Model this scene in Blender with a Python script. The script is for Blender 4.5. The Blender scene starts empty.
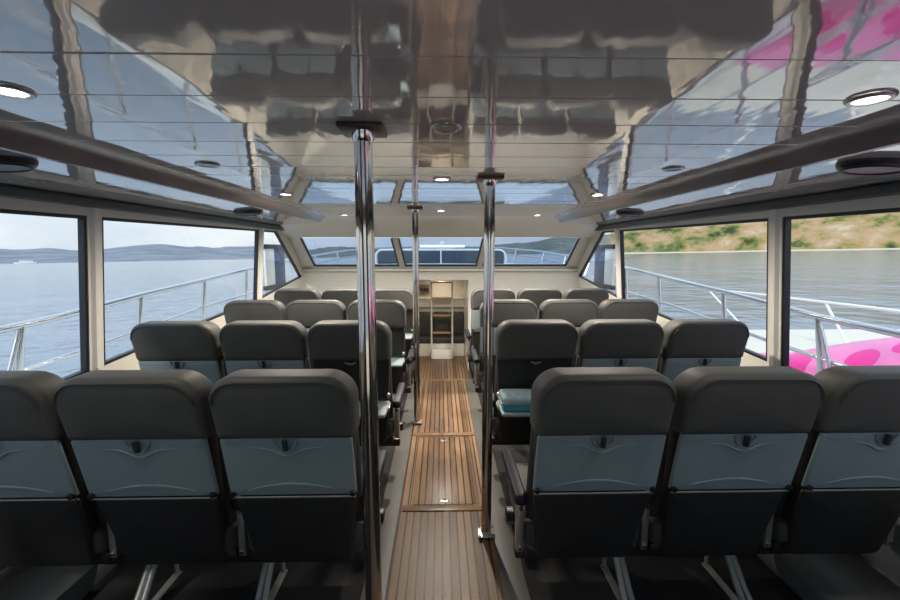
import bpy, bmesh, math, random
from mathutils import Vector, Matrix, noise
random.seed(7)
C = bpy.context.scene.collection
PI = math.pi

# ------------------------------------------------------------------ materials
def mat(name, col, rough=.5, metal=0, spec=.5, coat=0, coat_rough=.05, emit=None, estr=0, noise_amt=0, noise_scale=20, bump=0, bump_scale=200):
    m = bpy.data.materials.new(name); m.use_nodes = True
    nt = m.node_tree; b = nt.nodes['Principled BSDF']
    b.inputs['Base Color'].default_value = (*col, 1)
    b.inputs['Roughness'].default_value = rough
    b.inputs['Metallic'].default_value = metal
    b.inputs['Specular IOR Level'].default_value = spec
    b.inputs['Coat Weight'].default_value = coat
    b.inputs['Coat Roughness'].default_value = coat_rough
    if emit:
        b.inputs['Emission Color'].default_value = (*emit, 1); b.inputs['Emission Strength'].default_value = estr
    if noise_amt or bump:
        tc = nt.nodes.new('ShaderNodeTexCoord')
    if noise_amt:
        n = nt.nodes.new('ShaderNodeTexNoise'); n.inputs['Scale'].default_value = noise_scale; n.inputs['Detail'].default_value = 4
        nt.links.new(tc.outputs['Object'], n.inputs['Vector'])
        mx = nt.nodes.new('ShaderNodeMix'); mx.data_type = 'RGBA'
        mx.inputs['A'].default_value = (*[c*(1-noise_amt) for c in col], 1)
        mx.inputs['B'].default_value = (*[min(1, c*(1+noise_amt)) for c in col], 1)
        nt.links.new(n.outputs['Fac'], mx.inputs['Factor']); nt.links.new(mx.outputs['Result'], b.inputs['Base Color'])
    if bump:
        n2 = nt.nodes.new('ShaderNodeTexNoise'); n2.inputs['Scale'].default_value = bump_scale; n2.inputs['Detail'].default_value = 3
        nt.links.new(tc.outputs['Object'], n2.inputs['Vector'])
        bp = nt.nodes.new('ShaderNodeBump'); bp.inputs['Strength'].default_value = bump; bp.inputs['Distance'].default_value = .002
        nt.links.new(n2.outputs['Fac'], bp.inputs['Height']); nt.links.new(bp.outputs['Normal'], b.inputs['Normal'])
    return m

M = {}
M['leather'] = mat('charcoal leather', (.078, .081, .078), .55, spec=.35, noise_amt=.12, noise_scale=9, bump=.25, bump_scale=260)
M['piping'] = mat('piping', (.05, .05, .048), .5)
M['shell'] = mat('seat shell', (.012, .012, .0125), .55, noise_amt=.2, noise_scale=30)
M['tray'] = mat('tray plastic', (.21, .275, .30), .38, spec=.5, noise_amt=.06, noise_scale=12)
M['latch'] = mat('latch plastic', (.17, .23, .26), .3)
M['latch_dark'] = mat('latch dark', (.02, .025, .03), .4)
M['black'] = mat('black plastic', (.012, .012, .013), .4)
M['cushion'] = mat('seat cushion', (.035, .035, .036), .6, noise_amt=.15, noise_scale=40)
M['navy'] = mat('navy pad', (.006, .009, .018), .55)
M['alu'] = mat('brushed aluminium', (.48, .47, .44), .38, metal=.85, noise_amt=.12, noise_scale=60)
M['leg'] = mat('grey painted metal', (.30, .31, .30), .42, metal=.3)
M['steel'] = mat('polished stainless', (.66, .60, .53), .08, metal=1)
M['rail'] = mat('rail stainless', (.62, .64, .66), .22, metal=1)
M['plate_dark'] = mat('dark pole plate', (.055, .035, .03), .35)
M['plate_brown'] = mat('brown pole plate', (.14, .06, .035), .35)
M['cream'] = mat('cream gelcoat', (.80, .78, .70), .3, spec=.5, noise_amt=.03, noise_scale=3)
M['white'] = mat('white gelcoat', (.84, .84, .80), .28, noise_amt=.02, noise_scale=3)
M['cove'] = mat('cove trim', (.24, .195, .20), .22, spec=.6, noise_amt=.08, noise_scale=4)
M['slate'] = mat('slate rail', (.035, .048, .055), .4)
M['gasket'] = mat('rubber gasket', (.012, .014, .022), .45)
M['carpet'] = mat('dark carpet', (.010, .010, .011), .9, noise_amt=.4, noise_scale=120)
M['margin'] = mat('grey floor margin', (.09, .088, .083), .5, noise_amt=.1, noise_scale=30)
M['ledge'] = mat('grey ledge', (.085, .095, .10), .6, noise_amt=.3, noise_scale=14)
M['lens'] = mat('lamp lens', (.9, .9, .88), .3, emit=(1, .93, .82), estr=6)
M['bar_lens'] = mat('light bar lens', (.9, .9, .9), .3, emit=(1, 1, 1), estr=1.6)
M['lens_off'] = mat('unlit lens', (.22, .21, .20), .25)
M['ring'] = mat('lamp ring', (.45, .43, .42), .25, metal=.6)
M['bluebox'] = mat('blue plastic', (.05, .30, .40), .3)
M['wood'] = mat('ladder teak', (.42, .25, .13), .4, noise_amt=.2, noise_scale=25)
M['panel_brown'] = mat('switch panel', (.20, .17, .15), .4)
M['bench'] = mat('bench vinyl', (.045, .045, .045), .5, noise_amt=.15)
M['tintpanel'] = mat('dark screen', (.045, .065, .085), .35)
M['navyboard'] = mat('navy board', (.045, .07, .14), .5, noise_amt=.15, noise_scale=8)
M['mesh'] = mat('grey mesh', (.07, .065, .08), .85, noise_amt=.4, noise_scale=60)
M['backpanel'] = mat('aft panelling', (.30, .22, .15), .5, noise_amt=.15, noise_scale=8)
M['lining'] = mat('grey lining', (.13, .14, .145), .6, noise_amt=.15, noise_scale=10)
M['deck'] = mat('deck nonskid', (.74, .69, .57), .6, noise_amt=.04, noise_scale=20)

def nodes_of(m):
    nt = m.node_tree; return nt, nt.nodes, nt.links, nt.nodes['Principled BSDF']

# glossy pvc ceiling
m = mat('glossy ceiling', (.68, .65, .63), .055, spec=.75, coat=.9, coat_rough=.03); M['ceiling'] = m
nt, N, L, b = nodes_of(m)
b.inputs['Coat IOR'].default_value = 1.75
tc = N.new('ShaderNodeTexCoord'); mp = N.new('ShaderNodeMapping'); mp.inputs['Scale'].default_value = (7, 1.6, 1)
nz = N.new('ShaderNodeTexNoise'); nz.inputs['Scale'].default_value = 1.6; nz.inputs['Detail'].default_value = 2
bp = N.new('ShaderNodeBump'); bp.inputs['Strength'].default_value = .35; bp.inputs['Distance'].default_value = .004
L.new(tc.outputs['Object'], mp.inputs['Vector']); L.new(mp.outputs['Vector'], nz.inputs['Vector'])
L.new(nz.outputs['Fac'], bp.inputs['Height']); L.new(bp.outputs['Normal'], b.inputs['Normal']); L.new(bp.outputs['Normal'], b.inputs['Coat Normal'])

# teak planks
def teak(name, pw=.042, seam=.13):
    m = mat(name, (.3, .17, .08), .40, spec=.3)
    nt, N, L, b = nodes_of(m)
    tc = N.new('ShaderNodeTexCoord'); sep = N.new('ShaderNodeSeparateXYZ'); L.new(tc.outputs['Object'], sep.inputs[0])
    def math_(op, a, bb=None):
        n = N.new('ShaderNodeMath'); n.operation = op
        for i, v in enumerate((a, bb)):
            if v is None: continue
            if isinstance(v, (int, float)): n.inputs[i].default_value = v
            else: L.new(v, n.inputs[i])
        return n.outputs[0]
    q = math_('DIVIDE', sep.outputs['X'], pw); fl = math_('FLOOR', q); fr = math_('FRACT', q)
    sm = math_('LESS_THAN', fr, seam)
    wn = N.new('ShaderNodeTexWhiteNoise'); wn.noise_dimensions = '1D'; L.new(fl, wn.inputs['W'])
    mp = N.new('ShaderNodeMapping'); mp.inputs['Scale'].default_value = (60, 3, 1); L.new(tc.outputs['Object'], mp.inputs['Vector'])
    nz = N.new('ShaderNodeTexNoise'); nz.inputs['Scale'].default_value = 2.2; nz.inputs['Detail'].default_value = 6; L.new(mp.outputs['Vector'], nz.inputs['Vector'])
    s = math_('ADD', math_('MULTIPLY', wn.outputs['Value'], .5), math_('MULTIPLY', nz.outputs['Fac'], .6))
    r = N.new('ShaderNodeValToRGB'); L.new(s, r.inputs['Fac'])
    r.color_ramp.elements[0].position = .2; r.color_ramp.elements[0].color = (.105, .062, .036, 1)
    r.color_ramp.elements[1].position = .85; r.color_ramp.elements[1].color = (.29, .185, .105, 1)
    mx = N.new('ShaderNodeMix'); mx.data_type = 'RGBA'; L.new(sm, mx.inputs['Factor']); L.new(r.outputs['Color'], mx.inputs['A'])
    mx.inputs['B'].default_value = (.018, .012, .009, 1); L.new(mx.outputs['Result'], b.inputs['Base Color'])
    bp = N.new('ShaderNodeBump'); bp.inputs['Strength'].default_value = .3; bp.inputs['Distance'].default_value = .002
    L.new(math_('ADD', math_('MULTIPLY', nz.outputs['Fac'], .5), math_('MULTIPLY', sm, -1.0)), bp.inputs['Height']); L.new(bp.outputs['Normal'], b.inputs['Normal'])
    return m
M['teak'] = teak('teak planking', .039, .2)
M['teak_plain'] = teak('teak board', .3, 0.0)

def glass(name, tint, ior=1.45):
    m = bpy.data.materials.new(name); m.use_nodes = True; nt = m.node_tree; nt.nodes.clear()
    o = nt.nodes.new('ShaderNodeOutputMaterial'); mx = nt.nodes.new('ShaderNodeMixShader'); f = nt.nodes.new('ShaderNodeFresnel')
    ge = nt.nodes.new('ShaderNodeNewGeometry'); mr = nt.nodes.new('ShaderNodeMapRange'); mr.inputs['To Min'].default_value = ior; mr.inputs['To Max'].default_value = 1/ior   # same reflectance on both faces of a thin pane
    nt.links.new(ge.outputs['Backfacing'], mr.inputs['Value']); nt.links.new(mr.outputs['Result'], f.inputs['IOR'])
    t = nt.nodes.new('ShaderNodeBsdfTransparent'); t.inputs[0].default_value = (*tint, 1)
    g = nt.nodes.new('ShaderNodeBsdfGlossy'); g.inputs['Roughness'].default_value = .01
    nt.links.new(f.outputs[0], mx.inputs[0]); nt.links.new(t.outputs[0], mx.inputs[1]); nt.links.new(g.outputs[0], mx.inputs[2]); nt.links.new(mx.outputs[0], o.inputs[0])
    return m
M['glass'] = glass('window glass', (.93, .95, .96), 1.2)
M['glass_tint'] = glass('tinted windscreen glass', (.66, .74, .82), 1.25)
M['lidplastic'] = mat('pale lid plastic', (.40, .55, .60), .2, noise_amt=.35, noise_scale=30); M['lidplastic'].node_tree.nodes['Principled BSDF'].inputs['Alpha'].default_value = .62

# sea
m = mat('sea water', (.13, .20, .27), .12, spec=.5); M['sea'] = m
nt, N, L, b = nodes_of(m)
tc = N.new('ShaderNodeTexCoord')
def nzs(scale, detail, stretch):
    mp = N.new('ShaderNodeMapping'); mp.inputs['Scale'].default_value = stretch; L.new(tc.outputs['Object'], mp.inputs['Vector'])
    n = N.new('ShaderNodeTexNoise'); n.inputs['Scale'].default_value = scale; n.inputs['Detail'].default_value = detail; L.new(mp.outputs['Vector'], n.inputs['Vector']); return n.outputs['Fac']
a1 = nzs(.9, 5, (1, 1, 1)); a2 = nzs(.16, 4, (1, .7, 1))
ad = N.new('ShaderNodeMath'); ad.operation = 'MULTIPLY_ADD'; L.new(a2, ad.inputs[0]); ad.inputs[1].default_value = 2.5; L.new(a1, ad.inputs[2])
bp = N.new('ShaderNodeBump'); bp.inputs['Strength'].default_value = .7; bp.inputs['Distance'].default_value = .22
L.new(ad.outputs[0], bp.inputs['Height']); L.new(bp.outputs['Normal'], b.inputs['Normal'])

def hillmat(name, cols, scale):
    m = mat(name, cols[0], .95, spec=.1); nt, N, L, b = nodes_of(m)
    tc = N.new('ShaderNodeTexCoord')
    n = N.new('ShaderNodeTexNoise'); n.inputs['Scale'].default_value = scale; n.inputs['Detail'].default_value = 7; n.inputs['Roughness'].default_value = .65
    L.new(tc.outputs['Object'], n.inputs['Vector'])
    r = N.new('ShaderNodeValToRGB'); e = r.color_ramp.elements
    k = len(cols)
    while len(e) < k: e.new(.5)
    for i, c in enumerate(cols): e[i].position = .34 + .32*i/(k-1); e[i].color = (*c, 1)
    L.new(n.outputs['Fac'], r.inputs['Fac']); L.new(r.outputs['Color'], b.inputs['Base Color'])
    return m
M['hill_near'] = hillmat('dry hillside', [(.045, .055, .02), (.16, .18, .045), (.36, .25, .12), (.42, .29, .17), (.50, .40, .26)], .05)
M['hill_far'] = hillmat('far hills haze tint', [(.13, .16, .20), (.20, .23, .27), (.27, .28, .30)], .006)  # blue-grey distance haze is put into the base colour
M['hill_mid'] = hillmat('green hills', [(.10, .115, .10), (.16, .17, .14), (.27, .26, .21)], .012)
M['sand'] = mat('beach sand', (.58, .53, .40), .9)
M['bush'] = hillmat('bush leaves', [(.03, .045, .02), (.09, .12, .035), (.20, .24, .07)], .9)

# neighbour pink gelcoat with hot pink spots and lower stripe
m = mat('pink gelcoat', (.85, .2, .5), .3); M['pink'] = m
nt, N, L, b = nodes_of(m)
tc = N.new('ShaderNodeTexCoord')
def dist_less(p, r):
    v = N.new('ShaderNodeVectorMath'); v.operation = 'DISTANCE'; L.new(tc.outputs['Object'], v.inputs[0]); v.inputs[1].default_value = Vector(p)-Vector((4.3, 2.5, -.9))   # object space
    k = N.new('ShaderNodeMath'); k.operation = 'LESS_THAN'; L.new(v.outputs['Value'], k.inputs[0]); k.inputs[1].default_value = r; return k.outputs[0]
acc = None
for p, r in (((2.86, 2.70, .69), .11), ((2.94, 2.55, .86), .075), ((2.80, 3.18, .52), .17), ((3.0, 1.3, .8), .2), ((3.3, 1.8, .95), .14), ((2.8, .7, .6), .17)):
    o = dist_less(p, r)
    if acc is None: acc = o
    else:
        k = N.new('ShaderNodeMath'); k.operation = 'MAXIMUM'; L.new(acc, k.inputs[0]); L.new(o, k.inputs[1]); acc = k.outputs[0]
mx = N.new('ShaderNodeMix'); mx.data_type = 'RGBA'; L.new(acc, mx.inputs['Factor'])
mx.inputs['A'].default_value = (.86, .22, .50, 1); mx.inputs['B'].default_value = (.80, .02, .30, 1)
L.new(mx.outputs['Result'], b.inputs['Base Color'])

# ------------------------------------------------------------------ mesh helpers
class MB:
    def __init__(s): s.bm = bmesh.new()
    def box(s, x0, x1, y0, y1, z0, z1, bev=0, seg=2):
        r = bmesh.ops.create_cube(s.bm, size=1)
        for v in r['verts']:
            v.co = Vector(((x0+x1)/2+v.co.x*(x1-x0), (y0+y1)/2+v.co.y*(y1-y0), (z0+z1)/2+v.co.z*(z1-z0)))
        if bev:
            es = {e for v in r['verts'] for e in v.link_edges}
            bmesh.ops.bevel(s.bm, geom=list(es), offset=bev, segments=seg, affect='EDGES', profile=.5)
        return s
    def tube(s, pts, r, n=12, cap=True, closed=False):
        P = [Vector(p) for p in pts]; rings = []; k = len(P)
        ref = None
        for i, p in enumerate(P):
            if closed: t = (P[(i+1) % k]-P[i-1]).normalized()
            else: t = (P[min(i+1, k-1)]-P[max(i-1, 0)]).normalized()
            if ref is None: ref = Vector((0, 0, 1)) if abs(t.z) < .9 else Vector((1, 0, 0))
            a = t.cross(ref).normalized(); bb = a.cross(t).normalized(); ref = bb
            rr = r[i] if isinstance(r, (list, tuple)) else r
            rings.append([s.bm.verts.new(p+a*math.cos(2*PI*j/n)*rr+bb*math.sin(2*PI*j/n)*rr) for j in range(n)])
        for i in range(k if closed else k-1):
            A, B = rings[i], rings[(i+1) % k]
            for j in range(n): s.bm.faces.new((A[j], A[(j+1) % n], B[(j+1) % n], B[j]))
        if cap and not closed:
            s.bm.faces.new(rings[0][::-1]); s.bm.faces.new(rings[-1])
        return s
    def lathe(s, prof, c=(0, 0, 0), n=32, sx=1, sy=1):
        rings = []
        for r, z in prof:
            if r < 1e-6: rings.append([s.bm.verts.new((c[0], c[1], c[2]+z))])
            else: rings.append([s.bm.verts.new((c[0]+sx*r*math.cos(2*PI*j/n), c[1]+sy*r*math.sin(2*PI*j/n), c[2]+z)) for j in range(n)])
        for A, B in zip(rings, rings[1:]):
            for j in range(n):
                a, b2 = A[j % len(A)], A[(j+1) % len(A)]; c2, d = B[(j+1) % len(B)], B[j % len(B)]
                f = []
                for v in (a, b2, c2, d):
                    if v not in f: f.append(v)
                if len(f) > 2: s.bm.faces.new(f)
        return s
    def poly(s, pts):
        s.bm.faces.new([s.bm.verts.new(p) for p in pts]); return s
    def prism(s, pts, off):
        o = Vector(off); A = [s.bm.verts.new(Vector(p)) for p in pts]; B = [s.bm.verts.new(Vector(p)+o) for p in pts]
        s.bm.faces.new(A); s.bm.faces.new(B[::-1]); k = len(A)
        for i in range(k): s.bm.faces.new((A[i], B[i], B[(i+1) % k], A[(i+1) % k]))
        return s
    def grid(s, rows):
        V = [[s.bm.verts.new(p) for p in r] for r in rows]
        for A, B in zip(V, V[1:]):
            for j in range(len(A)-1): s.bm.faces.new((A[j], A[j+1], B[j+1], B[j]))
        return s
    def pillow(s, outline, y0, y1, bev, bulge0=0, bulge1=0, steps=3, mapf=None):
        """outline (x,z) ccw; solid between y0 (rear) and y1 with rounded rims and bulged faces"""
        k = len(outline); nrm = []
        for i in range(k):
            a = Vector(outline[i-1]); c = Vector(outline[(i+1) % k]); t = (c-a).normalized(); nrm.append(Vector((t.y, -t.x)))
        cx = sum(p[0] for p in outline)/k; cz = sum(p[1] for p in outline)/k
        def ring(ins, y):
            return [s.bm.verts.new((outline[i][0]-nrm[i].x*ins, y, outline[i][1]-nrm[i].y*ins)) for i in range(k)]
        def inner(ins, f, y):
            return [s.bm.verts.new((cx+(outline[i][0]-nrm[i].x*ins-cx)*f, y, cz+(outline[i][1]-nrm[i].y*ins-cz)*f)) for i in range(k)]
        R = []
        for f, g in ((.35, .9), (.7, .55)): R.append(inner(bev, f, y0-bulge0*g))
        for i in range(steps+1):
            a = PI/2*i/steps; R.append(ring(bev*(1-math.sin(a)), y0+bev*(1-math.cos(a))))
        for i in range(steps+1):
            a = PI/2*(1-i/steps); R.append(ring(bev*(1-math.sin(a)), y1-bev*(1-math.cos(a))))
        for f, g in ((.7, .55), (.35, .9)): R.append(inner(bev, f, y1+bulge1*g))
        c0 = s.bm.verts.new((cx, y0-bulge0, cz)); c1 = s.bm.verts.new((cx, y1+bulge1, cz))
        for A, B in zip(R, R[1:]):
            for j in range(k): s.bm.faces.new((A[j], A[(j+1) % k], B[(j+1) % k], B[j]))
        for j in range(k):
            s.bm.faces.new((c0, R[0][(j+1) % k], R[0][j])); s.bm.faces.new((c1, R[-1][j], R[-1][(j+1) % k]))
        if mapf:
            for ring_ in R+[[c0, c1]]:
                for v in ring_: v.co = mapf(v.co)
        return s
    def map(s, f):
        for v in s.bm.verts: v.co = f(v.co)
        return s
    def build(s, name, m, parent=None, smooth=True, angle=40):
        bmesh.ops.recalc_face_normals(s.bm, faces=s.bm.faces)
        if smooth:
            for f in s.bm.faces: f.smooth = True
            for e in s.bm.edges:
                if len(e.link_faces) == 2 and e.calc_face_angle(0) > math.radians(angle): e.smooth = False
        me = bpy.data.meshes.new(name); s.bm.to_mesh(me); s.bm.free()
        me.materials.append(m if not isinstance(m, str) else M[m])
        o = bpy.data.objects.new(name, me); C.objects.link(o)
        if parent: o.parent = parent
        return o

def tag(o, label=None, cat=None, group=None, kind=None):
    if label: o['label'] = label
    if cat: o['category'] = cat
    if group: o['group'] = group
    if kind: o['kind'] = kind
    return o
def struct(o): o['kind'] = 'structure'; return o
def thing(name, label, cat, loc=(0, 0, 0), group=None):
    o = bpy.data.objects.new(name, None); C.objects.link(o); o.location = loc; o.empty_display_size = .1
    return tag(o, label, cat, group)
def copy_tree(o, parent=None):
    c = o.copy(); C.objects.link(c)
    if parent: c.parent = parent
    for ch in [x for x in bpy.data.objects if x.parent == o]: copy_tree(ch, c)
    return c
def rrect(x0, x1, z0, z1, rt, rb, n=7, dxt=0):
    """rounded rectangle ccw in (x,z); dxt narrows the bottom"""
    pts = []
    for cx, cz, r, a0 in ((x1-rt, z1-rt, rt, 0), (x0+rt, z1-rt, rt, 90), (x0+dxt+rb, z0+rb, rb, 180), (x1-dxt-rb, z0+rb, rb, 270)):
        for i in range(n):
            a = math.radians(a0+90*i/(n-1)); pts.append((cx+r*math.cos(a), cz+r*math.sin(a)))
    return pts

# ------------------------------------------------------------------ room shell
HC = 1.782; XW = 1.80; YA = -1.7; YF = 6.6
def lean(sx): return lambda c: Vector((c.x-sx*.08*(c.z-1.2), c.y, c.z+(.013*(min(4.6, max(.5, c.y))-3.3) if 1.6 < c.z < 1.66 else 0)))
def sill(y): return .82+(max(y, .4)-2.2)*.066
WT = 1.635
wins = [('window_1', [(-1.3, WT), (.45, WT), (.45, sill(.45)), (-1.3, sill(-1.3))]),  # unseen aft pane, added on each side to let in light
        ('window_2', [(.60, WT), (2.170, WT), (2.170, sill(2.170)), (.60, sill(.6))]),
        ('window_3', [(2.262, WT), (4.17, WT), (4.17, sill(4.17)), (2.262, sill(2.262))]),
        ('window_4', [(4.28, WT), (4.63, WT), (5.50, 1.105), (4.28, sill(4.28))])]
def yscreen(z): return 5.45-(z-1.24)*.5/.348       # windscreen plane
def side_wall(sx, name):
    b = MB(); x = sx*XW; off = (sx*.036, 0, 0)
    P = lambda pts: b.prism([(x, y, z) for y, z in pts], off)
    ys = [YA, -1.3, .45, .60, 2.170, 2.262, 4.17, 4.28]
    for y0, y1 in zip(ys, ys[1:]):                                    # below the sill
        P([(y0, -.25), (y1, -.25), (y1, sill(y1)), (y0, sill(y0))])
    P([(4.28, -.25), (5.50, -.25), (5.50, 1.105), (4.28, sill(4.28))])
    P([(5.50, -.25), (YF, -.25), (YF, 1.16), (yscreen(1.16), 1.16), (5.50, 1.105)])
    for y0, y1 in zip(ys, ys[1:]): P([(y0, WT), (y1, WT), (y1, 1.83), (y0, 1.83)])   # above the windows
    P([(4.28, WT), (4.63, WT), (yscreen(WT)-.02, WT), (yscreen(1.75), 1.75), (4.6, 1.83), (4.28, 1.83)])
    P([(4.63, WT), (5.50, 1.105), (yscreen(1.16), 1.16), (yscreen(WT)-.02, WT)])    # raked pillar
    for y0, y1 in ((YA, -1.3), (.45, .60), (2.170, 2.262), (4.17, 4.28)):
        P([(y0, sill(y0)), (y1, sill(y1)), (y1, WT), (y0, WT)])
    struct(b.map(lean(sx)).build(name, 'cream', smooth=False))
    # proud mullion casings on the inside
    for i, (y0, y1) in enumerate(((.45, .60), (2.170, 2.262), (4.17, 4.28))):
        c = MB(); xi = sx*(XW-.014)
        c.prism([(x, y0+.015, sill(y0)-.03), (x, y1-.015, sill(y1)-.03), (xi, y1-.03, sill(y1)-.03), (xi, y0+.03, sill(y0)-.03)], (0, 0, WT+.06-sill(y0)))
        struct(c.map(lean(sx)).build('trim_%d' % (1+i+(0 if sx < 0 else 3)), 'white', smooth=False))
    k = 0 if sx < 0 else 4
    for nm, pts in wins:
        n = int(nm[-1])+k
        g = MB(); g.prism([(sx*(XW+.020), y, z) for y, z in pts], (sx*.006, 0, 0))
        go = struct(g.map(lean(sx)).build('window_%d' % n, 'glass', smooth=False))
        f = MB(); k4 = len(pts); cy = sum(p[0] for p in pts)/k4; cz = sum(p[1] for p in pts)/k4
        w = .016
        ins = []
        for i in range(k4):                                            # inset polygon
            p0, p1, p2 = Vector(pts[i-1]), Vector(pts[i]), Vector(pts[(i+1) % k4])
            d1 = (p1-p0).normalized(); d2 = (p2-p1).normalized()
            n1 = Vector((d1.y, -d1.x)); n2 = Vector((d2.y, -d2.x))
            if n1.dot(Vector((cy, cz))-p1) < 0: n1 = -n1
            if n2.dot(Vector((cy, cz))-p1) < 0: n2 = -n2
            bis = (n1+n2).normalized(); ins.append(p1+bis*(w/max(.35, bis.dot(n1))))
        for i in range(k4):
            j = (i+1) % k4
            f.prism([(sx*(XW+.005), *pts[i]), (sx*(XW+.005), *pts[j]), (sx*(XW+.005), *ins[j]), (sx*(XW+.005), *ins[i])], (sx*.030, 0, 0))
        f.map(lean(sx)).build('window_gasket', 'gasket', go, smooth=False)
side_wall(-1, 'wall_left'); side_wall(1, 'wall_right')

# unseen aft bulkhead; its wide glazed opening is added to light the seat backs
b = MB()
b.box(-XW-.09, -.85, YA-.08, YA, -.25, 1.83); b.box(.85, XW+.09, YA-.08, YA, -.25, 1.83); b.box(-.85, .85, YA-.08, YA, 1.68, 1.83); b.box(-.85, .85, YA-.08, YA, -.25, 0)
struct(b.build('wall_back', 'backpanel', smooth=False))
g = struct(MB().box(-.85, .85, YA-.045, YA-.038, 0, 1.68).build('added_door_1', 'glass', smooth=False))
f = MB()
for x in (-.85, -.02, .81): f.box(x, x+.04, YA-.06, YA-.02, 0, 1.68)
f.build('added_door_frame', 'alu', g, smooth=False)

# ceiling planks
b = MB(); y = YA; pw = .196
y = .77-pw*13
while y < 4.28:
    q = MB(); q.box(-1.16, 1.16, max(y+.0006, YA), min(y+pw-.0006, 4.28), HC, HC+.03, bev=.003, seg=1)
    ta, tb_ = random.uniform(-.0045, .0045), random.uniform(-.0012, .0012); yc = y+pw/2
    q.map(lambda c: Vector((c.x, c.y, c.z+ta*(c.y-yc)+tb_*c.x)))         # boards are never laid perfectly level
    tmp = bpy.data.meshes.new('t'); q.bm.to_mesh(tmp); q.bm.free(); b.bm.from_mesh(tmp); bpy.data.meshes.remove(tmp); y += pw
b.box(-1.2, 1.2, YA, 4.28, HC+.034, HC+.05)
struct(b.build('ceiling', 'ceiling', smooth=False))
for sx, nm in ((-1, 'left'), (1, 'right')):
    prof = [(1.13, HC+.001), (1.15, HC-.004), (1.172, HC-.014), (1.190, HC-.028), (1.200, HC-.042), (1.206, HC-.052), (1.222, HC-.054), (1.24, HC-.044), (1.24, HC+.05), (1.13, HC+.05)]
    b = MB(); b.prism([(sx*x, YA, z) for x, z in prof], (0, 4.30-YA, 0))
    struct(b.build('trim_cove_'+nm, 'cove', angle=32))
    b = MB(); b.prism([(sx*1.235, YA, 1.742), (sx*XW, YA, 1.702), (sx*XW, YA, 1.83), (sx*1.235, YA, 1.83)], (0, 4.52-YA, 0))
    struct(b.build('ceiling_soffit_'+nm, 'ceiling', smooth=False))
    b = MB(); b.box(min(sx*1.71, sx*1.80), max(sx*1.71, sx*1.80), YA, 4.82, 1.662, 1.704, bev=.008)
    struct(b.build('trim_rail_'+nm, 'slate'))
# headliner sloping down to the windscreen
hp = [(4.27, HC), (4.36, HC-.012), (4.48, HC-.045), (4.62, HC-.092), (4.80, HC-.148), (yscreen(1.60), 1.595)]
b = MB()
b.prism([(-XW, y, z) for y, z in hp]+[(-XW, yscreen(1.60)+.05, 1.64), (-XW, 4.7, 1.83), (-XW, 4.27, 1.83)], (2*XW, 0, 0))
struct(b.build('ceiling_front', 'cream', angle=50))

# windscreen: frame, three panes, two mullions
zt, zb = 1.590, 1.240
def wp(x, z, o=0): return (x, yscreen(z)+o, z)
b = MB()
for sx in (-1, 1):
    b.prism([wp(sx*1.635, zt), wp(sx*1.80, zt+.03), wp(sx*1.80, 1.16), wp(sx*1.63, zb)], (0, .07, .03))
b.prism([wp(-1.8, zb), wp(1.8, zb), wp(1.8, 1.16), wp(-1.8, 1.16)], (0, .07, .03))
for sx in (-1, 1):
    b.prism([wp(sx*.535-.035, zt), wp(sx*.535+.035, zt), wp(sx*.50+.035, zb), wp(sx*.50-.035, zb)], (0, .05, .02))
struct(b.build('trim_windscreen', 'cream', smooth=False))
for i, (a0, a1, c0, c1) in enumerate(((-1.635, -.57, -1.63, -.535), (-.50, .50, -.465, .465), (.57, 1.635, .535, 1.63))):
    g = struct(MB().prism([wp(a0, zt, .03), wp(a1, zt, .03), wp(c1, zb, .03), wp(c0, zb, .03)], (0, .006, .003)).build('window_%d' % (9+i), 'glass_tint', smooth=False))
    f = MB(); q = [(a0, zt), (a1, zt), (c1, zb), (c0, zb)]; w = .018
    qi = [(a0+w, zt-w), (a1-w, zt-w), (c1-w, zb+w), (c0+w, zb+w)]
    for k in (1, 2, 3):
        j = (k+1) % 4
        f.prism([wp(*q[k], -.004), wp(*q[j], -.004), wp(*qi[j], -.004), wp(*qi[k], -.004)], (0, .025, .01))
    f.build('window_gasket', 'gasket', g, smooth=False)
# front bulkhead with central companionway recess
b = MB()
yb = 5.52
b.box(-1.81, 1.81, yb, yb+.06, 1.06, 1.185)
b.box(-1.85, -.36, yb, yb+.06, -.25, 1.06); b.box(.36, 1.85, yb, yb+.06, -.25, 1.06)
b.box(-.42, -.36, yb+.06, YF, -.25, 1.15); b.box(.36, .42, yb+.06, YF, -.25, 1.15)
b.box(-.42, .42, YF-.06, YF, -.25, 1.15); b.box(-.36, .36, yb+.06, YF-.06, 1.11, 1.15)
struct(b.build('wall_front', 'cream', smooth=False))
b = MB(); b.box(-XW, XW, yb-.05, yb, 1.175, 1.20, bev=.008)
struct(b.build('trim_windscreen_sill', 'white'))
# recess fittings: shelf, padded bench, ladder, switch panel
t = thing('wall_shelf', 'cream ledge shelf on the front bulkhead behind the ladder', 'shelf', (0, YF-.06, .70))
MB().box(-.355, .355, -.16, -.001, 0, .03, bev=.006).build('shelf_board', 'cream', t)
MB().box(-.355, .355, -.12, -.001, -.12, -.001, bev=.004).build('shelf_apron', 'cream', t)
t = thing('padded_bench', 'dark vinyl corner bench with cream base behind the ladder', 'bench', (0, YF-.06, -.17))
for x0, x1 in ((-.355, -.125), (-.12, .12), (.125, .355)):
    MB().box(x0, x1, -.10, -.002, .30, .66, bev=.02, seg=3).build('back_pad', 'bench', t)
MB().box(-.355, .355, -.26, -.002, .20, .30, bev=.025, seg=3).build('seat_pad', 'bench', t)
MB().box(-.355, .355, -.24, -.002, 0, .20, bev=.006).build('bench_base', 'cream', t)
t = thing('ladder', 'white companionway ladder with wooden treads at the front end of the aisle', 'ladder', (.012, 6.18, -.17))
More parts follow.
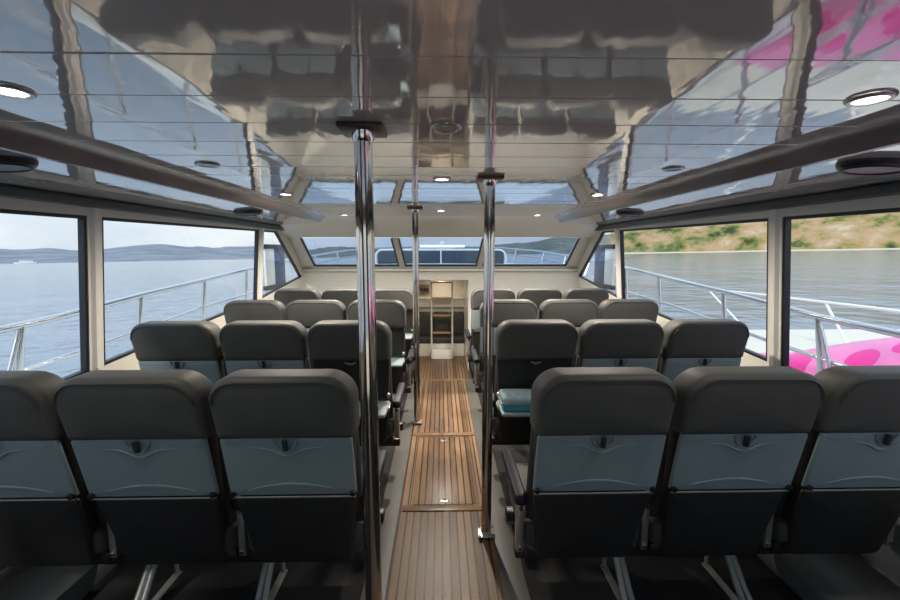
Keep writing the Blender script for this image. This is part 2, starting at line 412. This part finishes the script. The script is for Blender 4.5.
for x in (-.155, .155):
    MB().tube([(x, 0, 0), (x, .0, 1.1), (x, .03, 1.20), (x, .07, 1.235)], .013).build('rail', 'white', t)
for z in (.38, .64, .90, 1.14):
    MB().box(-.15, .15, -.03, .055, z, z+.022, bev=.005).build('tread', 'wood', t)
MB().box(-.15, .15, -.05, .05, 0.0, .14, bev=.008).build('base_step', 'white', t)
t = thing('switch_panel', 'small brown electrical switch panel beside the front ladder', 'switch panel', (-.26, YF-.06, .84))
MB().box(-.085, .085, -.035, -.001, -.075, .075, bev=.006).build('panel_plate', 'panel_brown', t)
for i in range(3):
    MB().box(-.055+i*.045, -.03+i*.045, -.045, -.034, -.03, .02, bev=.003).build('switch', 'black', t)

# floor
b = MB(); YS = 4.60
b.box(-1.95, -.34, YA, yb, -.06, 0); b.box(.37, 1.95, YA, yb, -.06, 0); b.box(-.34, .37, YA, YS, -.06, -.012)
struct(b.build('floor', 'carpet', smooth=False))
b = MB(); b.box(-.235, .262, YA, YS-.03, -.012, 0)
struct(b.build('floor_aisle', 'teak', smooth=False))
b = MB(); b.box(-.34, .37, YS-.035, YS, -.17, .004, bev=.004)
struct(b.build('trim_step_nosing', 'teak_plain'))
for x0, x1, nm in ((-.34, -.235, 'left'), (.262, .37, 'right')):
    struct(MB().box(x0, x1, YA, YS-.036, -.012, .012, bev=.005).build('trim_aisle_'+nm, 'margin'))
b = MB(); b.box(-.36, .37, YS, YF-.06, -.20, -.17)
struct(b.build('floor_lower', 'teak', smooth=False))
struct(MB().box(-.39, -.34, YS, yb, -.2, -.001).build('trim_step_left', 'margin', smooth=False)); struct(MB().box(.37, .42, YS, yb, -.2, -.001).build('trim_step_right', 'margin', smooth=False))
for sx, nm in ((-1, 'left'), (1, 'right')):
    struct(MB().box(min(sx*1.50, sx*1.80), max(sx*1.50, sx*1.885), YA, yb, 0, .10, bev=.01).build('trim_ledge_'+nm, 'ledge'))
    struct(MB().box(min(sx*1.775, sx*1.80), max(sx*1.775, sx*1.80), YA, yb, .10, .44, bev=.004).map(lean(sx)).build('trim_lining_'+nm, 'lining'))
def hatch(y0, y1, label, latches):
    t = thing('floor_hatch', label, 'floor hatch', (.018, y0, .0), 'teak hatches in the aisle')
    MB().box(-.185, .185, .06, y1-y0, .0005, .005, bev=.002).build('hatch_boards', 'teak', t)
    MB().box(-.24, .24, 0, .055, .0005, .006, bev=.002).build('cross_board', 'teak_plain', t)
    for ly in latches:
        l = MB().box(-.026, .026, ly-.02, ly+.02, .005, .0085, bev=.002).build('latch', 'alu', t)
        l['label'] = 'bright metal flush latch'
        MB().box(-.012, .012, ly-.009, ly+.009, .0085, .0095).build('latch_slot', 'black', l, smooth=False)
    for sx in (-1, 1):
        MB().box(sx*.196-.003, sx*.196+.003, .06, y1-y0, .0003, .002).build('seam', 'black', t, smooth=False)
    MB().box(-.2, .2, y1-y0+.003, y1-y0+.012, .0003, .002).build('seam', 'black', t, smooth=False)
hatch(2.19, 3.12, 'teak floor hatch with two metal latches beside the right-hand pole foot', (.10, .87))
hatch(3.15, 4.55, 'teak floor hatch nearest the front ladder, glossy and without latches', ())

# ------------------------------------------------------------------ lamps and ceiling fittings
lit = [(.945, .95), (-.90, .94), (-.92, 2.57), (.945, 2.57), (0.005, 2.02), (-.91, 4.06), (.92, 4.06), (0, 3.62)]
off = [(.015, 1.19), (-.91, 1.71), (.95, 1.75)]
nm = {(.945, .95): 'lit round downlight on the right nearest the viewer', (-.90, .94): 'lit round downlight on the left nearest the viewer',
      (-.92, 2.57): 'small lit downlight at left halfway along the cabin', (.945, 2.57): 'small lit downlight at right halfway along the cabin',
      (0.005, 2.02): 'lit downlight over the aisle level with the right-hand pole', (-.91, 4.06): 'small lit downlight at the front left end of the ceiling',
      (.92, 4.06): 'small lit downlight at the front right end of the ceiling', (0, 3.62): 'lit downlight over the aisle beside the far pole',
      (.015, 1.19): 'unlit round downlight over the aisle beside the nearest pole plate', (-.91, 1.71): 'unlit round downlight on the left of the ceiling', (.95, 1.75): 'unlit round downlight on the right of the ceiling'}
def downlight(on):
    t = thing('ceiling_downlight', 'downlight', 'ceiling light', group='round downlights in the glossy ceiling')
    MB().lathe([(.030, -.002), (.032, -.006), (.040, -.006), (.044, -.001), (.044, 0), (.03, 0)], n=32).build('rim', 'ring', t)
    MB().lathe([(0, -.004), (.030, -.004), (.030, 0), (0, 0)], n=28).build('lens', 'lens' if on else 'lens_off', t)
    return t
for lst, on in ((lit, True), (off, False)):
    p0 = downlight(on)
    if on: downlight_src = [p0]
    for i, xy in enumerate(lst):
        o = p0 if i == 0 else copy_tree(p0)
        o.location = (xy[0], xy[1], HC-.0005); o['label'] = nm[xy]
        if on:
            ld = bpy.data.lights.new('downlight_beam', 'SPOT'); ld.energy = {.95: 8, .94: 8, 2.57: 60, 2.02: 4, 4.06: 80, 3.62: 115}[xy[1]]; ld.color = (1, .88, .74); ld.spot_size = math.radians(165); ld.spot_blend = .9; ld.shadow_soft_size = .03
            lo = bpy.data.objects.new('downlight_beam', ld); C.objects.link(lo); lo.location = (xy[0], xy[1], HC-.02)
def vent(x, y, label, first=[None]):
    if first[0] is None:
        t = thing('ceiling_speaker', label, 'speaker', group='black oval speakers under the side soffits')
        MB().lathe([(0, -.022), (.07, -.023), (.092, -.021), (.100, -.015), (.103, -.004), (.103, 0), (0, 0)], n=36, sy=.8).build('speaker_body', 'black', t)
        MB().lathe([(.079, -.0225), (.083, -.0265), (.088, -.0222), (.083, -.021), (.079, -.0225)], n=36, sy=.8).build('speaker_ring', 'shell', t)
        first[0] = t; o = t
    else: o = copy_tree(first[0])
    o.location = (x, y, 1.742-.0708*(abs(x)-1.235)+.002); o.rotation_euler = (0, math.copysign(math.atan(.0708), x), 0); o['label'] = label
ro = copy_tree(downlight_src[0]); ro.location = (0, 6.25, 1.11); ro['label'] = 'lit downlight in the recess above the front ladder'
ld = bpy.data.lights.new('downlight_beam', 'SPOT'); ld.energy = 4; ld.color = (1, .84, .66); ld.spot_size = math.radians(165); ld.spot_blend = .9; ld.shadow_soft_size = .03
lo = bpy.data.objects.new('downlight_beam', ld); C.objects.link(lo); lo.location = (0, 6.25, 1.09)
vent(-1.40, 1.40, 'black oval ceiling speaker on the left nearest the viewer')
vent(-1.40, 3.14, 'black oval ceiling speaker on the left above the second large window')
vent(1.41, 1.38, 'black oval ceiling speaker on the right nearest the viewer')
vent(1.41, 3.16, 'black oval ceiling speaker on the right above the second large window')

# ------------------------------------------------------------------ poles
def pole(x, y, label, plate):
    t = thing('grab_pole', label, 'pole', (x, y, 0), 'stainless grab poles along the aisle')
    MB().tube([(0, 0, .014), (0, 0, HC-.012)], .0255, n=32).build('tube', 'steel', t)
    MB().box(-.06, .06, -.06, .06, HC-.013, HC-.0005, bev=.004).build('top_plate', plate, t)
    MB().lathe([(.0255, -.04), (.031, -.03), (.034, -.013), (.0255, -.013)], (0, 0, HC), n=28).build('collar', 'steel', t)
    f = MB().box(-.042, .042, -.042, .042, .0125, .020, bev=.003).build('foot_plate', 'alu', t)
    for a in (-1, 1):
        for c in (-1, 1): MB().lathe([(0, .005), (.005, .004), (.006, 0)], (a*.034, c*.034, .020), n=10).build('bolt', 'steel', f)
pole(-.213, 1.20, 'nearest and thickest-looking polished steel pole, left of the aisle, under a dark square plate', 'plate_dark')
pole(.227, 1.99, 'polished steel pole right of the aisle under a reddish brown ceiling plate', 'plate_brown')
pole(-.204, 3.40, 'slender-looking far steel pole on the left edge of the aisle', 'plate_dark')

# ------------------------------------------------------------------ seats
def rec(z): return .2076-.228*z
def shear(co): return Vector((co.x*.97, co.y+rec(co.z), co.z-.016))
def make_seat(open_tray):
    t = thing('passenger_seat', 'seat', 'seat', group='passenger seats in rows')
    # headrest
    hr = rrect(-.228, .228, .868, 1.088, .088, .022, n=8, dxt=.004)
    h = MB().pillow(hr, -.012, .115, .030, .004, .02, steps=4, mapf=shear)
    h = h.build('headrest', 'leather', t, angle=60)
    pp = [(x*.955, -.0105, .978+(z-.978)*.93) for x, z in hr[2:-2]]
    p = MB(); n_ = len(hr)
    seq = [hr[i] for i in range(n_)]
    path = [(x*.93, -.0125, .978+(z-.978)*.86) for x, z in seq if z > .93]
    # order the seam over the top from right to left
    path.sort(key=lambda q: math.atan2(q[2]-.90, q[0]))
    p.tube(path, .0022, n=6).map(shear); p.build('piping', 'piping', h)
    # shell behind the tray and lower back
    sh = rrect(-.216, .216, .335, .885, .02, .035, n=5, dxt=.036)
    MB().pillow(sh, .014, .075, .014, .002, 0, mapf=shear).build('back_shell', 'shell', t, angle=60)
    # lower back pocket, slightly proud
    lp = rrect(-.207, .207, .345, .640, .012, .03, n=5, dxt=.030)
    MB().pillow(lp, .003, .02, .008, .012, 0, mapf=shear).build('lower_back_panel', 'shell', t, angle=60)
    # front cushion of the backrest and the seat
    fc = rrect(-.212, .212, .43, .88, .03, .03, n=5)
    MB().pillow(fc, .07, .135, .025, 0, .02, mapf=shear).build('backrest_cushion', 'cushion', t, angle=60)
    sc = [(x, z) for x, z in rrect(-.212, .212, .135, .60, .04, .03, n=5)]
    b = MB().pillow(sc, .36, .465, .03, 0, .012)
    b.map(lambda c: Vector((c.x, c.z, c.y))); b.build('seat_cushion', 'cushion', t, angle=60)
    MB().box(-.205, .205, .16, .57, .312, .362, bev=.012).build('seat_pan', 'black', t)
    # tray
    if not open_tray:
        tr = rrect(-.214, .214, .655, .876, .010, .006, n=4)
        b = MB().pillow(tr, -.004, .016, .005, .002, 0, steps=2)
        # lower arched ridge
        b.tube([(-.15+.30*i/14, -.006, .678+.024*math.sin(PI*i/14)) for i in range(15)], [.0015+.0042*math.sin(PI*i/14) for i in range(15)], n=8)
        # swept upper moulding and finger scoop
        b.tube([(-.115+.23*i/20, -.006, .842-.030*math.exp(-((i-10)/4.2)**2)) for i in range(21)], [.0012+.005*math.exp(-((i-10)/5.)**2) for i in range(21)], n=8)
        for s in (-1, 1): b.tube([(s*.075, -.0045, .860), (s*.195, -.0045, .860)], .0016, n=6)
        b.map(shear); tb = b.build('tray_table', 'tray', t, angle=50)
        g = MB().tube([(-.212, -.006, .649), (.212, -.006, .649)], .0032, n=8).map(shear).build('hinge_rod', 'alu', tb)
    else:
        zt_ = .610; y1 = rec(zt_)-.002
        o = rrect(-.205, .205, y1-.215, y1, .012, .02, n=5)
        b = MB().pillow(o, zt_-.018, zt_, .005, 0, 0, steps=2); b.map(lambda c: Vector((c.x, c.z, c.y)))
        tb = b.build('tray_table', 'tray', t, angle=50); tb['label'] = 'blue-grey tray folded down'
        for s in (-1, 1):
            MB().box(s*.200-.006, s*.200+.006, y1-.06, y1+.02, zt_-.04, zt_-.019, bev=.003).build('tray_arm', 'alu', tb)
    for s in (-1, 1):
        p = MB().lathe([(0, -.016), (.009, -.015), (.011, -.010), (.011, .01)], n=14)
        p.map(lambda c: Vector((s*.203+c.x, c.z, .662+c.y))).map(shear); p.build('hinge_pin', 'black' if not open_tray else 'alu', t)
    # latch
    b = MB()
    if not open_tray:
        b.box(-.008, .008, -.022, -.006, .835, .875, bev=.004)
        b.map(shear); l = b.build('tray_latch', 'latch_dark', t)
        r = MB(); r.tube([(.036*math.cos(a), -.006, .872+.040*math.sin(a)) for a in [PI+PI*i/12 for i in range(13)]], .0045, n=8).map(shear).build('latch_surround', 'latch', l)
    else:
        b.tube([(.030*math.cos(a), -.002, .866+.014*math.sin(a)) for a in [PI+PI*i/10 for i in range(11)]], [.002+.005*math.sin(PI*i/10) for i in range(11)], n=8)
        b.map(lambda c: shear(c)+Vector((0, -.004, 0))); b.build('tray_latch', 'latch', t)
    return t
def add_armrest(seat, x):
    b = MB().box(x-.0225, x+.0225, .13, .50, .535, .578, bev=.014, seg=3)
    a = b.build('armrest', 'navy', seat)
    c = MB().box(x-.013, x+.013, .15, .185, .345, .540, bev=.005); c.build('armrest_bracket', 'alu', a)
    c = MB()
    for z in (.525, .362): c.lathe([(0, -.004), (.006, -.003), (.007, .0)], n=10)
    c.bm.free(); c = MB().tube([(x, .151, .362), (x, .143, .362)], .007, n=10); c.build('bracket_bolt', 'steel', a)
    MB().tube([(x, .151, .522), (x, .140, .522)], .008, n=10).build('bracket_bolt', 'steel', a)
    return a
seat_closed = make_seat(False)
seat_open = make_seat(True)
colx = {-1: [-.492, -.953, -1.414], 1: [.518, .984, 1.450]}
rows = [1.27, 2.22, 3.17, 4.13]
opens = {(-1, 1, 0), (-1, 2, 0), (-1, 3, 0), (1, 1, 0)}
used = {False: False, True: False}
rn = ['nearest row', 'second nearest row', 'third nearest row', 'farthest row']
cn = ['aisle seat', 'middle seat', 'window seat']
arm_done = {}
pending = []
for sx in (-1, 1):
    for ri, y in enumerate(rows):
        for ci, x in enumerate(colx[sx]):
            op = (sx, ri, ci) in opens
            src = seat_open if op else seat_closed
            if used[op]: o = copy_tree(src)
            else: o = src; used[op] = True
            pending.append((o, sx, ri, ci, x, y, op))
# armrests are added after copying so that each seat keeps its own number of them
arm_mesh = {}
for o, sx, ri, ci, x, y, op in pending:
    o.location = (x, y, 0)
    side = 'left of the aisle' if sx < 0 else 'right of the aisle'
    o['label'] = 'dark grey %s %s in the %s, %s' % (cn[ci], side, rn[ri], ('tray down' if op else 'tray closed'))
    for ax in ([sx*.2315] if ci else [-.2315, .2315]):
        if ax not in arm_mesh:
            arm_mesh[ax] = add_armrest(o, ax)
        else:
            copy_tree(arm_mesh[ax], o)
# bases that carry three seats each
def make_base():
    t = thing('seat_base_frame', 'base', 'seat frame', group='seat base frames')
    MB().box(-.70, .70, .22, .27, .262, .311, bev=.008).build('beam', 'black', t)
    MB().box(-.70, .70, .44, .49, .262, .311, bev=.008).build('beam', 'black', t)
    for x in (-.2375, .2375):
        b = MB()
        for s in (-1, 1):
            P = [(x+s*.010, .47, .29), (x+s*.010, .40, .22), (x+s*.011, .33, .15), (x+s*.013, .27, .08), (x+s*.016, .20, .025), (x+s*.018, .12, .008)]
            b.tube(P, [.013, .013, .013, .013, .011, .009], n=10)
        b.box(x-.016, x+.016, .08, .50, 0.0005, .008, bev=.003)
        b.tube([(x, .47, .29), (x, .49, .01)], .009, n=10)
        b.build('leg', 'leg', t)
    return t
base = make_base(); first = True
for sx in (-1, 1):
    for ri, y in enumerate(rows):
        o = base if first else copy_tree(base); first = False
        o.location = (colx[sx][1], y, 0)
        o['label'] = 'grey metal legs under the three seats %s in the %s' % ('left of the aisle' if sx < 0 else 'right of the aisle', rn[ri])

# blue box on the open tray
t = thing('storage_box', 'small blue plastic box with clear lid on the open tray right of the aisle', 'box', (.445, 2.22+rec(.61)-.115, .6115))
b = MB().pillow(rrect(-.125, .125, -.075, .075, .02, .02, n=5), 0, .040, .008); b.map(lambda c: Vector((c.x, c.z, c.y))); b.build('box_base', 'bluebox', t)
b = MB().pillow(rrect(-.130, .130, -.080, .080, .024, .024, n=5), .0405, .078, .016); b.map(lambda c: Vector((c.x*(1-.6*max(0, c.y-.045)), c.z*(1-.6*max(0, c.y-.045)), c.y))); b.build('box_lid', 'lidplastic', t)
b = MB().tube([(x*1.0, y*1.0, .042) for x, y in rrect(-.131, .131, -.081, .081, .024, .024, n=5)], .004, n=8, closed=True); b.build('lid_rim', 'latch', t)

# ------------------------------------------------------------------ own boat outside: side decks, foredeck, rails
for sx, nm_ in ((-1, 'left'), (1, 'right')):
    b = MB()
    ys = [-3, 0, 2, 4, 5.5, 7, 8.5, 10, 11]
    xo = [2.46, 2.48, 2.5, 2.5, 2.46, 2.34, 2.1, 1.6, 1.0]
    zd = lambda y: .38+.03*max(0, y)
    rows_ = []
    for y, xx in zip(ys, xo):
        z = zd(y); rows_.append([(sx*1.89, y, z), (sx*(max(1.9, xx-.10)), y, z), (sx*(max(1.92, xx-.08)), y, z+.05), (sx*max(1.93, xx), y, z+.05), (sx*max(1.93, xx+.01), y, z-.1), (sx*max(1.91, xx-.25), y, -1.3)])
    b.grid(rows_); o = struct(b.build('floor_side_deck_'+nm_, 'white', angle=30))
b = MB()
rows_ = []
for y, xx in zip([5.58, 6.5, 7.5, 8.5, 9.5, 10.5, 11.3], [1.88, 1.95, 1.9, 1.75, 1.45, .9, .2]):
    z = 1.12+.012*(y-5.6); rows_.append([(-xx, y, .4), (-xx, y, z-.12)]+[(xx*i/6, y, z+.03*(1-(i/6)**2)) for i in range(-6, 7)]+[(xx, y, z-.12), (xx, y, .4)])
b.grid(rows_); struct(b.build('floor_foredeck', 'white', angle=40))
b = MB().box(-2.3, 2.3, YA-3.0, YA-.08, -.3, -.06)
struct(b.build('floor_aft_deck', 'deck', smooth=False))
b = MB().box(-1.95, 1.95, YA-2.2, 4.4, 1.85, 1.92); b.box(-1.95, 1.95, 4.4, 4.75, 1.83, 1.9)
struct(b.build('ceiling_roof', 'white', smooth=False))

def side_rail(sx, label, posts):
    t = thing('deck_rail', label, 'railing', (sx*2.4, 2.5, .6), 'stainless deck railings')
    L0 = Vector((sx*2.4, 2.5, .6))
    top = [(2.4, -1.5, .96), (2.4, 1, .98), (2.4, 2.1, 1.012), (2.4, 2.6, 1.03), (2.4, 3.4, 1.092), (2.4, 4.3, 1.15), (2.4, 5.25, 1.21), (2.38, 6.2, 1.27), (2.28, 7.5, 1.34), (2.05, 9.0, 1.43), (1.5, 10.5, 1.5), (.6, 11.6, 1.54)]
    mid = [(2.41, -1.5, .70), (2.41, 1, .72), (2.41, 2.1, .745), (2.41, 3.0, .787), (2.41, 4.2, .872), (2.41, 5.12, .90), (2.39, 6.2, .98), (2.29, 7.5, 1.2), (2.06, 9.0, 1.29), (1.51, 10.5, 1.36), (.6, 11.6, 1.4)]
    tr = lambda P: [Vector((sx*p[0], p[1], p[2]))-L0 for p in P]
    MB().tube(tr(top), .021, n=12).build('top_rail', 'rail', t)
    MB().tube(tr(mid), .014, n=10).build('mid_rail', 'rail', t)
    import bisect
    def zat(P, y):
        for a, c in zip(P, P[1:]):
            if a[1] <= y <= c[1]:
                f = (y-a[1])/(c[1]-a[1]); return [a[i]+(c[i]-a[i])*f for i in range(3)]
    for y in posts:
        p = zat(top, y); zdk = .43+.03*y if y < 6 else (1.05)
        q = [p[0]+(.015 if y < 6 else -.1), p[1]-.07, zdk]
        MB().tube(tr([p, [(p[i]+q[i])/2 for i in range(3)], q]), .020, n=10).build('stanchion', 'rail', t)
        if y in posts[1:2]:
            q2 = [p[0]-.02, p[1]-.22, zdk]
            MB().tube(tr([[p[0], p[1]-.01, p[2]-.03], q2]), .013, n=10).build('brace', 'rail', t)
side_rail(-1, 'stainless railing along the deck outside the left windows', (.6, 2.415, 3.385, 4.30, 5.23, 6.6, 7.6, 8.6, 9.8))
side_rail(1, 'stainless railing along the deck outside the right windows', (.8, 2.59, 3.50, 4.57, 5.4, 6.6, 7.6, 8.6, 9.8))

# dark screen on the foredeck with white frame and light bar
t = thing('foredeck_screen', 'dark blue screen in a white tube frame seen through the windscreen', 'screen', (0, 8.5, 1.17))
MB().box(-1.27, 1.27, -.012, .012, .0, .275, bev=.01).build('screen_panel', 'tintpanel', t)
P = [(-1.31, 0, -.02), (-1.31, 0, .14)]+[(-1.31+.15-.15*math.cos(a), 0, .14+.145*math.sin(a)) for a in [PI/2*i/6 for i in range(1, 7)]]
P = P+[(-x, y, z) for x, y, z in P[::-1]]
MB().tube(P, .022, n=10).build('tube_frame', 'white', t)
MB().tube([(0, -.03, -.02), (0, -.03, .30)], .014, n=10).build('centre_post', 'white', t)
t = thing('light_bar', 'slim white light bar above the foredeck screen', 'light bar', (.03, 8.56, 1.455))
MB().box(-.46, .46, -.04, .04, .045, .10, bev=.015).build('bar_body', 'white', t)
MB().box(-.44, .44, -.046, -.041, .055, .09).build('bar_lens', 'bar_lens', t)
MB().lathe([(0, .175), (.04, .165), (.055, .14), (.05, .10), (0, .10)], n=16).build('round_lamp', 'white', t)
MB().tube([(0, 0, 0.01), (0, 0, .05)], .02, n=10).build('bracket', 'white', t)
# navy and white boards with black bars outside the forward quarter windows
for sx in (-1, 1):
    t = thing('deck_side_board', 'navy and white board between black bars outside the %s forward quarter window' % ('left' if sx < 0 else 'right'), 'deck screen', (sx*2.12, 5.12, .65), 'deck side boards')
    MB().box(-.012, .012, 0, .27, .36, .82, bev=.004).build('white_panel', 'white', t)
    MB().box(-.012, .012, .272, .62, .36, .82, bev=.004).build('navy_panel', 'navyboard', t)
    MB().box(-.03, .03, -.02, .66, .815, .87, bev=.008).build('top_bar', 'black', t)
    MB().box(-.03, .03, -.02, .66, .31, .365, bev=.008).build('bottom_bar', 'black', t)
    for y in (.03, .60): MB().tube([(0, y, 0), (0, y, .32)], .016, n=10).build('post', 'rail', t)

# ------------------------------------------------------------------ neighbouring pink boat
t = thing('moored_boat', 'white boat with pink spotted bow panel lying alongside on the right', 'boat', (4.3, 2.5, -.9))
L0 = Vector((4.3, 2.5, -.9))
loc = lambda c: c-L0
b = MB(); b.box(2.72, 7.0, -4, 5.25, -1.2, .44, bev=.06, seg=3); b.map(loc); b.build('hull', 'deck', t)
rows_ = []
prof = [(4.0, .0), (3.75, .05), (3.5, .13), (3.25, .24), (3.0, .34), (2.8, .41), (2.6, .46), (2.3, .51), (1.7, .55), (.5, .57), (-3, .57)]
for y, h in prof:
    r_ = []
    for i in range(13):
        u = i/12; xx = 2.68+.95*u
        zz = .44+h*math.sin(PI*min(1, u*1.0))**.6 if 0 < u < 1 else .40
        r_.append((xx, y, zz))
    r_.insert(0, (2.685, y, .05)); rows_.append(r_)
b = MB().grid(rows_); b.map(loc); b.build('pink_bow_panel', 'pink', t, angle=60)
b = MB(); b.grid([[(2.70, 2.62, .60), (2.95, 2.62, .87)], [(2.70, 2.2, .72), (2.95, 2.2, .96)], [(2.70, 0, .78), (2.95, 0, 1.0)]]); b.map(loc)
nb = MB(); nb.prism([(2.66, 2.52, .46), (2.83, 2.46, .70), (2.86, -.5, .86), (2.66, -.5, .58)], (-.02, 0, .03)); nb.map(loc); nb.build('mesh_mat', 'mesh', t, smooth=False); b.bm.free()
b = MB().tube([(4.0, -2, .92), (4.0, 3.6, .92), (4.0, 5.0, .90), (3.98, 6.2, .87), (4.15, 6.9, .85), (4.5, 7.1, .85)], .014, n=10); b.map(loc); b.build('bow_rail', 'white', t)
for y0, y1 in ((4.25, 3.9), (2.6, 2.3), (6.2, 5.2)):
    b = MB().tube([(4.0, y0, .905 if y0 < 6 else .87), (4.0 if y0 < 6 else 3.9, y1, .43)], .013, n=10); b.map(loc); b.build('rail_post', 'white', t)

# ------------------------------------------------------------------ sea, land, sky (the boat sits slightly bow-up and rolled)
W = Matrix.Rotation(math.radians(-.66), 4, 'X') @ Matrix.Rotation(math.radians(-1.08), 4, 'Y')
def world(o): o.matrix_world = W; return o
b = MB(); R_ = 9000
b.bm.verts.new  # one broad sheet of water
n = 24
rr = [0, 20, 60, 200, 700, 2500, R_]
rings = []
b.lathe([(r, -.95) for r in rr], n=64)
world(tag(b.build('sea', 'sea', smooth=False), 'calm blue-grey sea around the boat', 'sea', kind='structure'))
def land(name, az0, az1, dist, hfun, m, depth=1.2, nu=90, nv=14, base=-.95, rough=.12):
    rows_ = []
    for j in range(nv+1):
        v = j/nv; row = []
        for i in range(nu+1):
            u = i/nu; az = math.radians(az0+(az1-az0)*u); d = dist*(1+depth*v+.03*noise.noise(Vector((u*14, 3, dist))))
            h = hfun(u)*math.sin(PI/2*min(1, v*1.25))**.85
            h *= 1+rough*noise.fractal(Vector((u*18, v*5, dist*.01)), 1, 2, 4)*(1 if v > 0 else 0)
            if v == 0: h = -2
            row.append((math.sin(az)*d, math.cos(az)*d, base+h))
        rows_.append(row)
    o = MB().grid(rows_).build(name, m, angle=180); return world(tag(o, kind='structure'))
fr = lambda s, k: (lambda u: k*(1+.35*noise.fractal(Vector((u*s, 7.7, k)), 1, 2, 3)))
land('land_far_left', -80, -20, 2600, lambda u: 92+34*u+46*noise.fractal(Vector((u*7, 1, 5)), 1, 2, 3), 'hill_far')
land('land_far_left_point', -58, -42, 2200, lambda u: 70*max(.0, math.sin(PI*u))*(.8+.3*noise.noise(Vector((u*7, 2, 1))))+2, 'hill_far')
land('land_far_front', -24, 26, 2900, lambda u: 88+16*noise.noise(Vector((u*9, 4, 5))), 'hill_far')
land('land_front_left', -22, -3, 1500, lambda u: 62*math.sin(PI*min(1, max(0, u*1.1)))**.7*(1+.3*noise.noise(Vector((u*6, 3, 1)))), 'hill_mid')
land('land_front_right', -3, 26, 1100, lambda u: 20+70*u+14*noise.noise(Vector((u*7, 5, 2))), 'hill_mid')
land('land_near_right', 22, 90, 420, lambda u: 88+10*noise.noise(Vector((u*8, 5, 8))), 'hill_near', depth=.7, nu=160, nv=24)
rows_ = []
for i in range(121):
    az = math.radians(21+70*i/120); dn = .03*noise.noise(Vector((i/120*14, 3, 420))); a_ = 404*(1+dn*.9); c_ = 436*(1+dn)
    rows_.append([(math.sin(az)*a_, math.cos(az)*a_, -1.05), (math.sin(az)*a_, math.cos(az)*a_, -.7), (math.sin(az)*c_, math.cos(az)*c_, .9)])
world(tag(MB().grid(rows_).build('beach', 'sand', smooth=False), kind='structure'))
# shrubs on the near hillside: one uncountable growth
b = MB()
for k in range(420):
    az = math.radians(random.uniform(27, 75)); f = random.random()**1.3; d = 432+f*110; z = -.95+2+f*48*1.0
    s_ = random.uniform(1.5, 4.2)*(1.5 if random.random() < .15 else 1)
    r = bmesh.ops.create_icosphere(b.bm, subdivisions=2, radius=1)
    for v in r['verts']:
        q = v.co*(1+.35*noise.noise(v.co*2.3+Vector((k, 0, 0))))
        v.co = Vector((math.sin(az)*d+q.x*s_*1.3, math.cos(az)*d+q.y*s_*1.3, z+q.z*s_))
world(tag(b.build('hillside_shrubs', 'bush'), 'green and dark shrubs scattered over the dry hillside on the right', 'shrubs', kind='stuff'))
# distant white boat
t = thing('distant_ferry', 'tiny white ferry far off under the left hills', 'boat', (0, 0, 0))
az = math.radians(-44.0); t.matrix_world = W @ Matrix.Translation((math.sin(az)*1500, math.cos(az)*1500, -.95)) @ Matrix.Rotation(-az+.1, 4, 'Z')
MB().box(-20, 20, -4, 4, -1, 4, bev=.8).build('hull', 'white', t); MB().box(-10, 14, -3, 3, 4, 8, bev=.4).build('cabin', 'white', t)

# sky
w = bpy.data.worlds.new('sky'); bpy.context.scene.world = w; w.use_nodes = True
nt = w.node_tree; N = nt.nodes; L = nt.links; bg = N['Background']
tc = N.new('ShaderNodeTexCoord'); sep = N.new('ShaderNodeSeparateXYZ'); L.new(tc.outputs['Generated'], sep.inputs[0])
r = N.new('ShaderNodeValToRGB'); e = r.color_ramp.elements
e[0].position = 0; e[0].color = (.52, .57, .62, 1); e[1].position = .9; e[1].color = (.55, .75, 1.05, 1)
k = e.new(.10); k.color = (.60, .655, .71, 1); k = e.new(.35); k.color = (.72, .86, 1.04, 1)
L.new(sep.outputs['Z'], r.inputs['Fac'])
mp = N.new('ShaderNodeMapping'); mp.inputs['Scale'].default_value = (1, 1, 3.2); L.new(tc.outputs['Generated'], mp.inputs['Vector'])
nz = N.new('ShaderNodeTexNoise'); nz.inputs['Scale'].default_value = 3.0; nz.inputs['Detail'].default_value = 7; L.new(mp.outputs['Vector'], nz.inputs['Vector'])
cr = N.new('ShaderNodeValToRGB'); cr.color_ramp.elements[0].position = .46; cr.color_ramp.elements[1].position = .70; L.new(nz.outputs['Fac'], cr.inputs['Fac'])
mx = N.new('ShaderNodeMix'); mx.data_type = 'RGBA'; L.new(cr.outputs['Color'], mx.inputs['Factor']); L.new(r.outputs['Color'], mx.inputs['A']); mx.inputs['B'].default_value = (.76, .77, .78, 1)
L.new(mx.outputs['Result'], bg.inputs['Color']); bg.inputs['Strength'].default_value = 1.15
sd = bpy.data.lights.new('sun', 'SUN'); sd.energy = 1.7; sd.angle = math.radians(6); sd.color = (1, .93, .82)
so = bpy.data.objects.new('sun', sd); C.objects.link(so)
so.rotation_euler = Vector((.35, .75, -.75)).to_track_quat('-Z', 'Y').to_euler()

# ------------------------------------------------------------------ camera
cam = bpy.data.cameras.new('camera'); co = bpy.data.objects.new('camera', cam); C.objects.link(co)
cam.sensor_width = 36; cam.lens = 420/900*36; cam.clip_start = .02; cam.clip_end = 20000
co.location = (0, 0, 1.45)
co.rotation_euler = (PI/2-math.atan(50/420), 0, -math.atan(9/420))
sc = bpy.context.scene; sc.camera = co
sc.view_settings.view_transform = 'Standard'; sc.view_settings.look = 'None'; sc.view_settings.exposure = .45; sc.view_settings.gamma = 1
sc.view_settings.use_curve_mapping = False
